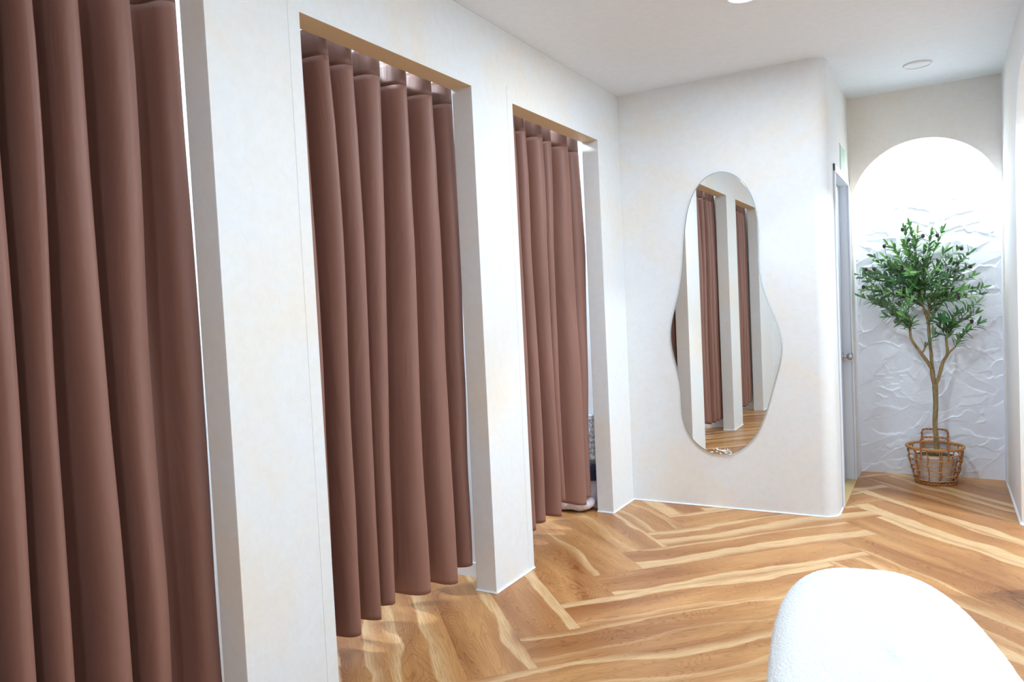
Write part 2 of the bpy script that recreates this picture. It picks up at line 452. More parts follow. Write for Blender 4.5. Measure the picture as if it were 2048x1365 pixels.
bm = NB(); box(bm, -1.45, XW, YB-.1, YB, 0, ZC); struct('wall_back', bm, PL)

# caulk beads along the foot of the walls
def bead(bm, pts, w_=.006, h_=.007):
    for (x0, y0), (x1, y1) in zip(pts, pts[1:]):
        tube(bm, [(x0, y0, .003), (x1, y1, .003)], w_, 6)
bm = NB()
e = .002
bead(bm, [(e, YB), (e, OPEN[0][0]-e)]); 
for (a, b_) in zip([o_[1] for o_ in OPEN], [o_[0] for o_ in OPEN[1:]]+[None]):
    if b_: bead(bm, [(-T, a-e), (e, a-e), (e, b_+e), (-T, b_+e)])
bead(bm, [(-T, OPEN[2][1]-e), (e, OPEN[2][1]-e), (e, YM-e)]); struct('baseboard_left', bm, CAULK)
bm = NB(); bead(bm, [(0, YM-e)]+arc(XM-RC, YM+RC, RC+e, -90, 0, 10)+[(XM+e, D0-.01)]); struct('baseboard_far', bm, CAULK)
bm = NB(); bead(bm, [(XM+e, D1+.06), (XM+e, YN+.02), (XM+.012+e, YN+ND-.01)]); bead(bm, [(XR-e, YN+ND-.02), (XR-e, AY1-.02), (XR+.14, AY1-.02)], .008); struct('baseboard_right', bm, CAULK)

# ------------------------------------------------------------------ door in the passage wall
XD = XM-.052
bm = NB()
cw = .045
box(bm, XM, XM+.012, D0+.001, D0+cw-.02, 0, DH); box(bm, XM, XM+.012, D1-cw, D1, 0, DH); box(bm, XM, XM+.012, D0+.001, D1, DH-cw, DH)
box(bm, XM-.12, XM, D1-.04, D1-.0005, 0, DH-.0005); box(bm, XM-.12, XM, D0+.0005, D0+.03, 0, DH-.0005); box(bm, XM-.12, XM, D0, D1, DH-.045, DH-.0005)
box(bm, XM-.12, XD-.002, D1-.055, D1-.04, 0, DH-.06)
dr = bpy.data.objects.new('door_1', None); C.objects.link(dr); dr['kind'] = 'structure'
fo = obj('door_frame', bm, plain('door_frame_paint', (.80, .83, .87), .4), dr); bev(fo, .003)
bm = NB(); box(bm, XD-.035, XD, D0+.032, D1-.043, .012, DH-.05)
lf = obj('door_leaf', bm, DOORP, dr); bev(lf, .002)
kb = NB(); ky, kz = D1-.10, .865
lathe(kb, [(0, 0), (.031, 0), (.031, .004), (.024, .009), (.011, .012), (.010, .028), (.017, .032), (.025, .040), (.0275, .050), (.025, .060), (.015, .066), (0, .067)], 28, (XD, ky, kz), 'x')
obj('door_knob', kb, STEEL, dr, True)
bm = NB(); box(bm, XM-.1, XM+.012, D0-.01, D1-.0, .0005, .008)
th = struct('trim_5', bm, plain('threshold_wood', srgb(212, 180, 124), .5)); bev(th, .002)
# green sign over the door
sg = thing('exit_sign', 'small pale green rectangular sign above the door, edge-on to the passage', 'sign', (XM, 5.28, 2.165))
bm = NB(); box(bm, .0, .006, -.115, .115, -.085, .085); obj('sign_panel', bm, plain('sign_white_edge', (.8, .84, .82), .4), sg)
bm = NB(); box(bm, .006, .0075, -.105, .105, -.075, .075); g_ = obj('sign_face', bm, plain('pale_green_sign', srgb(160, 205, 178), .4), sg); g_['label'] = 'pale green sign face'

# ------------------------------------------------------------------ ceiling lights
def downlight(name, x, y, label, lit, r=.08, group=None):
    t = thing(name, label, 'ceiling light', (x, y, ZC), group)
    bm = NB(); lathe(bm, [(r*.80, -.001), (r*.82, -.010), (r*.92, -.012), (r, -.006), (r, 0), (r*.8, 0)], 40); obj('trim_ring', bm, TRIM, t, True)
    bm = NB(); lathe(bm, [(0, -.006), (r*.81, -.006)], 40)
    obj('diffuser', bm, GLOW if lit else plain('frosted_cover', (.78, .8, .84), .4), t)
    return t
LBL = ['lit round downlight in the ceiling in front of the mirror wall', 'lit round ceiling downlight above the white bench',
       'added unseen round ceiling downlight behind the camera near the curtains', 'added unseen round ceiling downlight at the right side of the room', 'added unseen round ceiling downlight behind the camera at the right']
for (x, y, p), l in zip(ROOM, LBL): downlight('recessed_downlight', x, y, l, True, group='recessed downlights in the ceiling')
for (x, y, p), l in zip(BOOTH, ('first', 'second', 'third')): downlight('booth_downlight', x, y, 'round ceiling light inside the %s fitting booth from the left' % l, True, .07, 'booth ceiling lights')
downlight('alcove_fill_downlight', 2.85, 4.3, 'added unseen round ceiling light in the space beyond the arched opening', True, .07)
t = downlight('ceiling_disc', 1.69, 5.10, 'unlit round white ceiling fitting in front of the arched niche', False, .078)
t['category'] = 'ceiling fitting'

# ------------------------------------------------------------------ curtains
def curtain(label, y0, ends, levels, zt, hems, xc=-.165, amps=None, seed=0, deep=1.8):
    """levels: list of (z, [crest y...]) with crests for folds 0..n; y0: near end; ends: far end y per level"""
    rnd = random.Random(seed)
    t = thing('curtain', label, 'curtain', (xc, (levels[0][1][0]+levels[0][1][-1])/2, 0), 'brown fitting booth curtains')
    off = Vector(t.location)
    n = len(levels[0][1])
    per = 20; nz = 110
    levels = sorted(levels)
    zs = [l[0] for l in levels]
    ph = [rnd.uniform(-1, 1) for _ in range(n*3+6)]
    def crest(z):
        return [float(np.interp(z, zs, [l[1][i] for l in levels])) for i in range(n)]
    def hemz(s): return float(np.interp(s, np.linspace(0, n-1, len(hems)), hems))
    def row(z, fr):
        cr = crest(z); out = []
        # knots: half wave from y0 then crest, valley, crest...
        K = [(y0, -1)]
        for i in range(n):
            if i == 0: va = (y0+cr[0])/2
            K.append((cr[i], +1))
            if i < n-1:
                fr_ = .44+.10*ph[i]
                K.append((cr[i]*(1-fr_)+cr[i+1]*fr_, -1))
        for j in range(len(K)-1):
            (ya, sa), (yb, sb) = K[j], K[j+1]
            i = (j)//2
            A = amps[min(i, n-1)]*1.25
            width = abs(yb-ya)
            A *= min(1., .45+width/.09)
            for q_ in range(per//2):
                f = q_/(per//2)
                c = math.cos(PI*f) if sa > 0 else -math.cos(PI*f)
                # a little omega: the slope part leans over towards the valley
                lean = .22*math.sin(2*PI*f)*width*(-1 if sa < 0 else 1)*(1 if sa > 0 else -1)
                y = ya+(yb-ya)*f + .105*width*math.sin(2*PI*f)
                out.append((A*c if c > 0 else A*deep*c, y, j+f))
        A = amps[-1]*1.25
        out.append((A, K[-1][0], len(K)-1.)); 
        # the far side of the last crest turns back in
        for f in (.3, .6, .9): out.append((A*math.cos(PI*f*.8), K[-1][0]+.006*math.sin(PI*f), len(K)-1+f))
        return out
    ztop = zt
    zbs = None
    grid = []
    for r_ in range(nz+1):
        fr = r_/nz
        rowp = []
        base = None
        for k, (dx, y, s) in enumerate(row(ztop+(.1-ztop)*fr, fr)):
            hz = hemz(max(0, (s-1)/2))
            z = ztop+(hz-ztop)*fr
            # gathered and flatter at the top, wider and looser lower down
            g = .85+.15*min(1, fr/.15)
            nn = noise.noise(Vector((s*.55+seed*7.3, z*.9, seed)))
            n2 = noise.noise(Vector((s*1.9+seed*3.1, z*2.6, 9.)))
            x = dx*g*(1+.30*nn*min(1, fr*3))+.006*n2*fr
            yy = y+.010*noise.noise(Vector((s*.4+4, z*1.1, seed+3.)))*min(1, fr*4)
            z += .004*math.sin(s*2.1+seed)*fr
            rowp.append((x, yy-off.y, z))
        grid.append(rowp)
    cols = len(grid[0])
    # arc length for UVs
    us = [0.]
    for k in range(1, cols): us.append(us[-1]+math.dist(grid[nz//2][k][:2], grid[nz//2][k-1][:2]))
    def sheet(name, r0, r1, m_, parent):
        bm = NB(); uvl = bm.loops.layers.uv.new('UVMap')
        V = [[bm.verts.new(p) for p in grid[r]] for r in range(r0, r1+1)]
        for r in range(len(V)-1):
            for k in range(cols-1):
                f = bm.faces.new((V[r][k], V[r+1][k], V[r+1][k+1], V[r][k+1])); f.smooth = True
                for lp, (rr, kk) in zip(f.loops, ((r, k), (r+1, k), (r+1, k+1), (r, k+1))): lp[uvl].uv = (us[kk]+seed*3, grid[r0+rr][0][2])
        bmesh.ops.recalc_face_normals(bm, faces=bm.faces[:])
        o = obj(name, bm, m_, parent)
        md = o.modifiers.new('thick', 'SOLIDIFY'); md.thickness = .0016; md.offset = 0
        return o
    hd = 5
    sheet('heading', 0, hd, HEAD, t)
    cl = sheet('cloth', hd, nz, CLOTH, t)
    # hem seam: a fine stitched fold a few centimetres above the bottom edge
    return t, grid, off
c1 = curtain('large brown curtain in the first booth opening at the left edge of the photo', .32, 1.43,
    [(2.35, [.41, .53, .665, .80, .930, 1.012, 1.12, 1.262, 1.440]), (1.72, [.41, .53, .665, .80, .922, 1.000, 1.118, 1.255, 1.438]),
     (.96, [.41, .53, .66, .79, .914, .990, 1.130, 1.240, 1.442]), (.1, [.41, .53, .66, .79, .908, .985, 1.138, 1.232, 1.438])],
    ZO+.050, [.10, .10, .09, .11, .10, .09, .11], xc=-.182, amps=[.045, .05, .055, .06, .062, .058, .06, .05, .036], seed=1, deep=2.0)
c2 = curtain('brown pleated curtain in the middle booth opening, between the two white pillars', 1.66, 2.84,
    [(2.43, [1.76, 1.90, 2.035, 2.168, 2.338, 2.495, 2.672, 2.855]), (1.77, [1.765, 1.905, 2.042, 2.173, 2.298, 2.463, 2.655, 2.832]),
     (.95, [1.76, 1.90, 2.035, 2.182, 2.268, 2.438, 2.67, 2.838]), (.1, [1.75, 1.89, 2.026, 2.168, 2.227, 2.448, 2.668, 2.815])],
    ZO+.050, [.11, .11, .112, .122, .145, .118, .085, .112], xc=-.182, amps=[.05, .055, .06, .055, .05, .058, .055, .045], seed=2)
c3 = curtain('brown curtain in the booth opening nearest the mirror wall, plastic bags showing under its hem', 3.04, 4.20,
    [(2.28, [3.14, 3.27, 3.40, 3.518, 3.705, 3.848, 4.028, 4.232]), (1.62, [3.14, 3.27, 3.405, 3.530, 3.707, 3.80, 4.045, 4.252]),
     (.28, [3.14, 3.27, 3.41, 3.54, 3.745, 3.80, 4.072, 4.190])],
    ZO+.050, [.11, .11, .11, .12, .10, .165, .085, .095], xc=-.182, amps=[.045, .05, .055, .05, .055, .04, .055, .035], seed=3)
# curtain rails under the booth ceilings
for (a, b_), l in zip(OPEN, ('first', 'second', 'third')):
    y0, y1 = a-.12, b_+.11
    r = thing('curtain_rail', 'white curtain track inside the %s booth opening from the left' % l, 'curtain rail', (-.190, (a+b_)/2, ZO+.056), 'curtain tracks')
    bm = NB(); box(bm, -.012, .012, y0-(a+b_)/2, y1-(a+b_)/2, 0, .018); obj('track', bm, TRIM, r)
    for yy in (y0+.15, y1-.15):
        bm = NB(); box(bm, -.006, .079, yy-(a+b_)/2-.012, yy-(a+b_)/2+.012, .018, .022); obj('bracket', bm, TRIM, r)

# ------------------------------------------------------------------ mirror
MIR = [(0.621, 2.083), (0.701, 2.069), (0.759, 2.025), (0.812, 1.954), (0.848, 1.860), (0.862, 1.755), (0.860, 1.640), (0.851, 1.536), (0.850, 1.432), (0.870, 1.331), (0.915, 1.22), (0.957, 1.13), (0.977, 1.041), (0.975, 0.970), (0.952, 0.878), (0.920, 0.789), (0.892, 0.683), (0.862, 0.562), (0.808, 0.449), (0.730, 0.367), (0.625, 0.33), (0.530, 0.328), (0.444, 0.373), (0.381, 0.447), (0.349, 0.545), (0.347, 0.64), (0.357, 0.742), (0.346, 0.832), (0.313, 0.932), (0.290, 1.035), (0.290, 1.125), (0.318, 1.229), (0.358, 1.326), (0.388, 1.44), (0.401, 1.590), (0.408, 1.752), (0.430, 1.878), (0.475, 1.985), (0.544, 2.058)]
def catmull(P, n=6):
    out = []; N = len(P)
    for i in range(N):
        p0, p1, p2, p3 = (np.array(P[(i+k) % N]) for k in (-1, 0, 1, 2))
        for j in range(n):
            t_ = j/n
            out.append(tuple(.5*((2*p1)+(-p0+p2)*t_+(2*p0-5*p1+4*p2-p3)*t_**2+(-p0+3*p1-3*p2+p3)*t_**3)))
    return out
ML = catmull(MIR)
for _ in range(60): ML = [tuple((np.array(ML[i-1])+2*np.array(ML[i])+np.array(ML[(i+1) % len(ML)]))/4) for i in range(len(ML))]
mcx, mcz = .63, 1.2
mt = thing('wall_mirror', 'tall frameless wavy-edged mirror leaning flat on the white wall', 'mirror', (mcx, YM, mcz))
mt['label'] = 'tall frameless wavy-edged mirror on the white wall'
def inset(P, d):
    out = []; N = len(P)
    for i in range(N):
        a, b_ = np.array(P[i-1]), np.array(P[(i+1) % N]); t_ = b_-a; t_ = t_/np.linalg.norm(t_); nrm = np.array([t_[1], -t_[0]])
        c_ = np.array(P[i])+nrm*d; out.append(tuple(c_))
    return out
O_ = [(x-mcx, z-mcz) for x, z in ML]
def poly_area(P): return sum(P[i-1][0]*P[i][1]-P[i][0]*P[i-1][1] for i in range(len(P)))/2
sgn = 1 if poly_area(O_) < 0 else -1
I_ = inset(O_, .004*sgn)
if abs(poly_area(I_)) > abs(poly_area(O_)): I_ = inset(O_, -.004*sgn)
bm = NB()
b0 = [bm.verts.new((x, -.006, z)) for x, z in O_]; b1 = [bm.verts.new((x, -.0125, z)) for x, z in O_]; b2 = [bm.verts.new((x, -.0135, z)) for x, z in I_]
for A, B in ((b0, b1), (b1, b2)):
    for i in range(len(A)): bm.faces.new((A[i-1], A[i], B[i], B[i-1]))
bmesh.ops.recalc_face_normals(bm, faces=bm.faces[:])
eo = obj('polished_edge', bm, MEDGE, mt, True)
bm = NB(); f = bm.faces.new([bm.verts.new((x, -.0135, z)) for x, z in I_]); bm.normal_update()
if f.normal.y > 0: f.normal_flip()
obj('mirror_glass', bm, GLASSM, mt)
bm = NB(); J_ = inset(O_, .02*sgn)
if abs(poly_area(J_)) > abs(poly_area(O_)): J_ = inset(O_, -.02*sgn)
prism(bm, J_, -.006, -.0005, 'y'); bmesh.ops.recalc_face_normals(bm, faces=bm.faces[:]); obj('backing_board', bm, BACKB, mt)
# torn scraps of clear film stuck along the lower edge
FILM = plain('clear_film_scrap', (.85, .87, .9), .15, 0, .8)
rnd = random.Random(3); bm = NB()
for i in range(26):
    x = -.09+.13*rnd.random(); z = -.862+.012*rnd.random()-.05*max(0, -x-.02)*0
    z = (.342+.028*rnd.random()+.10*max(0, .0-x-.04)) - mcz
    p = Vector((x, -.016, z)); L = .012+.02*rnd.random(); a = rnd.random()*PI
    d = Vector((math.cos(a)*L, -.004*rnd.random(), math.sin(a)*L*.4)); e_ = Vector((-math.sin(a)*.003, -.002, math.cos(a)*.003))
    q = [bm.verts.new(p), bm.verts.new(p+d), bm.verts.new(p+d+e_), bm.verts.new(p+e_*1.6)]
    bm.faces.new(q)
so = obj('film_scraps', bm, FILM, mt); so['label'] = 'crumpled clear film at the lower edge'
md = so.modifiers.new('t', 'SOLIDIFY'); md.thickness = .0006

# ------------------------------------------------------------------ boucle bench
def boucle():
    M, nt, b = mat('white_boucle'); co = objco(nt)
    v = nd(nt, 'ShaderNodeTexVoronoi'); v.inputs['Scale'].default_value = 150; nt.links.new(co, v.inputs['Vector'])
    n = tex_noise(nt, co, 240, 4, .7)
    c = mixc(nt, ramp(nt, n, [(.3, 0.), (.6, 1.)]).outputs[0], (.80, .80, .79), (.93, .93, .92))
    nt.links.new(c, b.inputs['Base Color']); b.inputs['Roughness'].default_value = .95; b.inputs['Specular IOR Level'].default_value = .1
    b.inputs['Sheen Weight'].default_value = .25
    h = mth(nt, 'ADD', mth(nt, 'MULTIPLY', v.outputs[0], -.9), n); bump(nt, b, h, .7, .005)
    return M
BOUC = boucle()
OT = dict(cx=1.668, cy=1.925, L=.665, W=.278, ang=math.radians(10.5), e=3.1)
def plan(a, d=0.):
    L, W_ = OT['L']-d, OT['W']-d; e_ = 2/OT['e']
    c, s = math.cos(a), math.sin(a)
    x = W_*math.copysign(abs(c)**e_, c); y = L*math.copysign(abs(s)**e_, s)
    # egg shape: a touch narrower at the far end
    x *= 1-.10*(y/L)
    ca, sa = math.cos(OT['ang']), math.sin(OT['ang'])
    return x*ca-y*sa, x*sa+y*ca
ot = thing('boucle_bench', 'long rounded white boucle bench in the lower right corner', 'bench', (OT['cx'], OT['cy'], 0))
def shell(name, prof, nseg, jitter, m_, cap_top=False, cap_bot=False):
    rnd = random.Random(8); bm = NB(); rings = []
    for d, z in prof:
        ring = []
        for k in range(nseg):
            a = 2*PI*k/nseg
            if isinstance(d, tuple): x, y = plan(a, .083); x *= d[1]; y *= d[1]
            else: x, y = plan(a, d)
            nx_ = noise.noise(Vector((x*130, y*130, z*130)))*jitter+rnd.uniform(-.3, .3)*jitter
            r_ = math.hypot(x, y)+1e-6
            s_ = 1+nx_/r_ if not isinstance(d, tuple) else 1
            ring.append(bm.verts.new((x*s_, y*s_, z+nx_*(.8 if not isinstance(d, tuple) else .5))))
        rings.append(ring)
    for A, B in zip(rings, rings[1:]):
        for k in range(nseg): bm.faces.new((A[k], A[(k+1) % nseg], B[(k+1) % nseg], B[k]))
    if cap_top: bm.faces.new(rings[-1])
    if cap_bot: bm.faces.new(rings[0][::-1])
    return obj(name, bm, m_, ot, True)
HT = .43; SM = .29
prof = [(.022, SM+.004), (.012, SM+.010), (.003, SM+.03), (-.002, SM+.06)]
prof += [(-.002+.0*i, SM+.06+i*.01) for i in range(1, 3)]
zr = SM+.08; rr = HT-zr
for i in range(1, 15):
    a = PI/2*i/14; prof.append((-.002+.085*(1-math.cos(a)), zr+rr*math.sin(a)))
for i in range(1, 34): 
    prof.append((('s', 1-.985*i/33), HT+.006*math.sin(PI/2*i/33)))
shell('seat_cushion', prof, 380, .0016, BOUC, cap_top=True)
shell('base', [(.05, .018), (.045, .02), (.034, .05), (.024, .12), (.018, .2), (.020, SM)], 300, .0012, BOUC, cap_bot=True)
bm = NB(); tube(bm, [plan(2*PI*k/160, .014)+(SM+.004,) for k in range(160)], .006, 6, True); obj('piping', bm, BOUC, ot, True)
for a in (.7, 2.44, 3.84, 5.58):
    x, y = plan(a, .1); bm = NB(); lathe(bm, [(0, 0), (.018, 0), (.02, .018), (0, .018)], 16, (x, y, 0)); obj('foot', bm, plain('black_plastic_foot', (.02, .02, .02), .5), ot)

# ------------------------------------------------------------------ wicker basket
BX, BY = 1.727, 5.655
WICK = plain('rattan', srgb(204, 148, 92), .55, 0, .4, (60, .6, .004))
WICK2 = plain('rattan_dark', srgb(178, 118, 72), .55, 0, .4, (60, .6, .004))
bk = thing('wicker_basket', 'round open-weave brown wicker basket on the floor in the arched niche', 'basket', (BX, BY, 0))
BH = .245
def brad(z): return .108+.062*min(1, (z/BH))**.6 - .004*max(0, z-.18)/.06
rnd = random.Random(21)
bm = NB()
for k in range(13):           # paired uprights
    a0 = 2*PI*k/13+.1
    for d_ in ((-.035, .035) if k % 2 == 0 else (0.,)):
        pts = []; 
        for i in range(13):
            z = .004+BH*i/12; a = a0+d_+.02*math.sin(i*1.3+k); r_ = brad(z)+.003*math.sin(i*2.1+k*2)
            pts.append((r_*math.cos(a), r_*math.sin(a), z))
        tube(bm, pts, .0034+.0012*rnd.random(), 6)
obj('uprights', bm, WICK2, bk, True)
bm = NB()
for j in range(7):
    z0 = .030+.0345*j
    pts = []
    for k in range(72):
        a = 2*PI*k/72; z = z0+.0035*math.sin(a*6.5+j*2)+.002*math.sin(a*15+j); r_ = brad(z)+.0055*math.sin(a*6.5+j*PI)
        pts.append((r_*math.cos(a), r_*math.sin(a), z))
    tube(bm, pts, .0036+.001*rnd.random(), 6, True)
obj('weave', bm, WICK, bk, True)
def rope(bm, rad, z, rt, pitch, strands=2, n=260):
    for s in range(strands):
        pts = []
        for k in range(n):
            a = 2*PI*k/n; q = a*pitch+2*PI*s/strands
            r_ = rad+rt*math.cos(q); pts.append((r_*math.cos(a), r_*math.sin(a), z+rt*math.sin(q)))
        tube(bm, pts, rt*1.05, 6, True)
bm = NB(); rope(bm, brad(BH)+.001, BH, .0052, 22, 3); obj('rim', bm, WICK, bk, True)
bm = NB(); rope(bm, brad(.01)-.001, .0095, .0048, 18, 2)
for k in range(-4, 5):
    x = k*.022; h_ = math.sqrt(max(0, .104**2-x*x)); tube(bm, [(x, -h_, .005), (x, h_, .005)], .0035, 6); tube(bm, [(-h_, x, .008), (h_, x, .008)], .0035, 6)
obj('bottom', bm, WICK2, bk, True)
for s, ang in ((1, PI/2), (-1, -PI/2)):
    bm = NB()
    ca, sa = math.cos(ang), math.sin(ang); R0 = brad(BH)
    def hp(u, z): return (-sa*u+ca*(R0-.006), ca*u+sa*(R0-.006), z)
    wd = .078
    path = [hp(-wd, BH-.07), hp(-wd, BH), hp(-wd, BH+.066), hp(-wd+.006, BH+.08), hp(-wd+.018, BH+.086), hp(0, BH+.088), hp(wd-.018, BH+.086), hp(wd-.006, BH+.08), hp(wd, BH+.066), hp(wd, BH), hp(wd, BH-.07)]
    # resample and twist two strands round the handle
    P = [Vector(p) for p in path]; fine = []
    for a, b_ in zip(P, P[1:]):
        m_ = max(2, int((b_-a).length/.004)); fine += [a.lerp(b_, i/m_) for i in range(m_)]
    fine.append(P[-1])
    for ph_ in (0, PI):
        pts = []
        for i, p in enumerate(fine):
            q = i*.55+ph_; rad_ = Vector((ca, sa, 0)); 
            t_ = (fine[min(i+1, len(fine)-1)]-fine[max(i-1, 0)]).normalized(); s_ = t_.cross(rad_)
            pts.append(p+rad_*.0035*math.cos(q)+s_*.0035*math.sin(q))
        tube(bm, pts, .0042, 6)
    obj('handle', bm, WICK2, bk, True)

# ------------------------------------------------------------------ potted olive tree (artificial)
tr = thing('olive_tree', 'slender potted olive tree with small dark olives standing in the wicker basket', 'potted tree', (BX, BY, .012))
def bark():
    M, nt, b = mat('olive_bark'); co = objco(nt)
    mp = nd(nt, 'ShaderNodeMapping'); nt.links.new(co, mp.inputs[0]); mp.inputs['Scale'].default_value = (1, 1, .25)
    n = tex_noise(nt, mp.outputs[0], 60, 5, .6)
    nt.links.new(ramp(nt, n, [(.3, srgb(112, 92, 58)), (.7, srgb(176, 150, 100))]).outputs[0], b.inputs['Base Color'])
    b.inputs['Roughness'].default_value = .75; bump(nt, b, n, .6, .004); return M
BARK = bark()
TWIG = plain('green_twig', srgb(96, 104, 62), .6)
def leafmat():
    M, nt, b = mat('olive_leaf'); rn = nd(nt, 'ShaderNodeUVMap', uv_map='rnd').outputs[0]
    s2 = nd(nt, 'ShaderNodeSeparateXYZ'); nt.links.new(rn, s2.inputs[0])
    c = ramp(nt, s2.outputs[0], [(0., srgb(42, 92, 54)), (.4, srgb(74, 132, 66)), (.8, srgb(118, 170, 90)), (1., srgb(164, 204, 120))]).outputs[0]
    g = nd(nt, 'ShaderNodeNewGeometry'); c = mixc(nt, mth(nt, 'MULTIPLY', g.outputs['Backfacing'], .55), c, srgb(128, 150, 120))
    nt.links.new(c, b.inputs['Base Color']); b.inputs['Roughness'].default_value = .42
    b.inputs['Specular IOR Level'].default_value = .5
    return M
LEAF = leafmat()
OLIVE = plain('dark_olive', srgb(46, 26, 32), .3, 0, .6)
# pot with soil
bm = NB(); lathe(bm, [(0, 0), (.092, 0), (.100, .01), (.128, .165), (.134, .168), (.136, .185), (.130, .188), (.126, .18), (.12, .17)], 40)
obj('pot', bm, plain('white_pot', (.92, .92, .94), .4), tr, True)
bm = NB(); lathe(bm, [(.122, .166), (.06, .172), (0, .176)], 32); obj('soil', bm, plain('moss_soil', srgb(86, 84, 50), .9, 0, .3, (60, 1., .01)), tr)
def W3(x, z, dy=0): return Vector((x-BX, dy, z-.012))
rnd = random.Random(4)
skel = []   # (points, radii)
trunk = [W3(1.738, .185), W3(1.738, .262, .005), W3(1.731, .394), W3(1.738, .522, -.004), W3(1.737, .66, .0)]
skel.append((trunk, [.0175, .0165, .0155, .0155, .0180]))
left = [W3(1.737, .655), W3(1.727, .70), W3(1.722, .765, -.01)]; skel.append((left, [.016, .0145, .0145]))
mid = [W3(1.722, .765, -.01), W3(1.718, .872, .0), W3(1.707, 1.028, .02), W3(1.712, 1.144, .03), W3(1.722, 1.23, .03)]; skel.append((mid, [.0125, .011, .010, .0085, .006]))
midb = [W3(1.710, 1.06, .02), W3(1.690, 1.14, 0), W3(1.676, 1.205, -.02), W3(1.662, 1.29, -.03)]; skel.append((midb, [.0085, .0075, .0065, .005]))
lb = [W3(1.722, .765, -.01), W3(1.690, .825, -.03), W3(1.649, .893, -.05), W3(1.606, .971, -.06), W3(1.600, 1.041, -.06)]; skel.append((lb, [.013, .0115, .010, .009, .0075]))
lbs = [W3(1.664, .868, -.04), W3(1.682, .905, -.03), W3(1.686, .945, .0)]; skel.append((lbs, [.007, .006, .0045]))
rb = [W3(1.738, .655), W3(1.757, .70, .01), W3(1.772, .755, .02), W3(1.787, .81, .02), W3(1.812, .861, .03), W3(1.809, .93, .03), W3(1.806, .975, .03)]; skel.append((rb, [.0145, .0115, .0115, .0105, .010, .0085, .007]))
rbs = [W3(1.795, .83, .02), W3(1.825, .875, .0), W3(1.856, .909, -.02)]; skel.append((rbs, [.008, .006, .0045]))
bm = NB()
def smooth_path(P, n=5):
    out = []; N = len(P)
    for i in range(N-1):
        p0, p1, p2, p3 = P[max(i-1, 0)], P[i], P[i+1], P[min(i+2, N-1)]
        for j in range(n):
            t_ = j/n; out.append(.5*((2*p1)+(-p0+p2)*t_+(2*p0-5*p1+4*p2-p3)*t_**2+(-p0+3*p1-3*p2+p3)*t_**3))
    out.append(P[-1]); return out
anchors = []
for si, (P, r_) in enumerate(skel):
    S = smooth_path(P); rr_ = [float(np.interp(i/(len(S)-1)*(len(P)-1), range(len(P)), r_)) for i in range(len(S))]
    rr_ = [a*(1+.10*noise.noise(p*40)) for a, p in zip(rr_, S)]
    tube(bm, S, rr_, 10)
    if si >= 2:
        n0 = len(S)//2
        for p in S[n0:]: anchors.append(p)
obj('trunk', bm, BARK, tr, True)
TIPS = [(1.330, 1.395), (1.345, 1.31), (1.40, 1.42), (1.505, 1.18), (1.60, 1.52), (1.85, 1.47), (1.88, 1.40), (1.93, 1.16), (1.40, 1.27), (1.611, 1.727), (1.582, 1.688), (1.655, 1.671), (1.734, 1.655), (1.797, 1.665), (1.480, 1.612), (1.520, 1.590), (1.389, 1.535), (1.423, 1.492), (1.295, 1.42), (1.365, 1.37), (1.316, 1.266), (1.389, 1.245), (1.457, 1.215), (1.462, 1.12), (1.522, 1.10), (1.563, 1.128),
        (1.590, 1.56), (1.637, 1.585), (1.69, 1.555), (1.742, 1.583), (1.810, 1.537), (1.876, 1.537), (1.942, 1.512), (1.90, 1.465), (1.934, 1.42), (1.955, 1.365), (2.018, 1.29), (1.995, 1.25), (1.98, 1.19), (1.927, 1.232), (1.975, 1.12), (1.993, 1.06), (1.923, 1.02), (1.845, 1.05), (1.79, 1.10), (1.735, 1.0), (1.76, 1.16),
        (1.835, 1.27), (1.86, 1.34), (1.795, 1.37), (1.49, 1.44), (1.45, 1.385), (1.53, 1.356), (1.56, 1.275), (1.61, 1.215), (1.665, 1.30), (1.69, 1.385), (1.61, 1.415), (1.50, 1.275), (1.41, 1.30), (1.82, 1.21), (1.70, 1.47), (1.75, 1.42), (1.56, 1.50), (1.35, 1.44), (1.47, 1.52), (1.87, 1.13), (1.62, 1.34), (1.54, 1.19), (1.44, 1.27), (1.90, 1.28), (1.58, 1.60), (1.655, 1.22), (1.38, 1.33), (1.50, 1.34), (1.46, 1.46), (1.57, 1.45), (1.95, 1.285), (1.76, 1.30), (1.64, 1.47), (1.43, 1.21)]
lv, lf_, lr = [], [], []
def leaf(p, d, up, L, wd, shade):
    d = d.normalized(); s = d.cross(up)
    if s.length < .1: s = d.cross(Vector((1, 0, 0)))
    s.normalize(); n_ = s.cross(d).normalized(); base = len(lv); N = 6
    droop = rnd.uniform(-.12, .30)
    for i in range(N+1):
        t_ = i/N; wv = wd*math.sin(PI*min(1, t_*.92+.06))**.8*(1 if i < N else .1)
        c = p+d*(L*t_)-n_*(L*droop*t_*t_)
        for q_ in (-1, 0, 1): lv.append(c+s*(wv*.5*q_)+n_*(abs(q_)*wv*.16))
    for i in range(N):
        a = base+i*3
        for q_ in (0, 1): lf_.append((a+q_, a+q_+1, a+q_+4, a+q_+3)); lr.append(shade)
tb = NB()
fruits = []
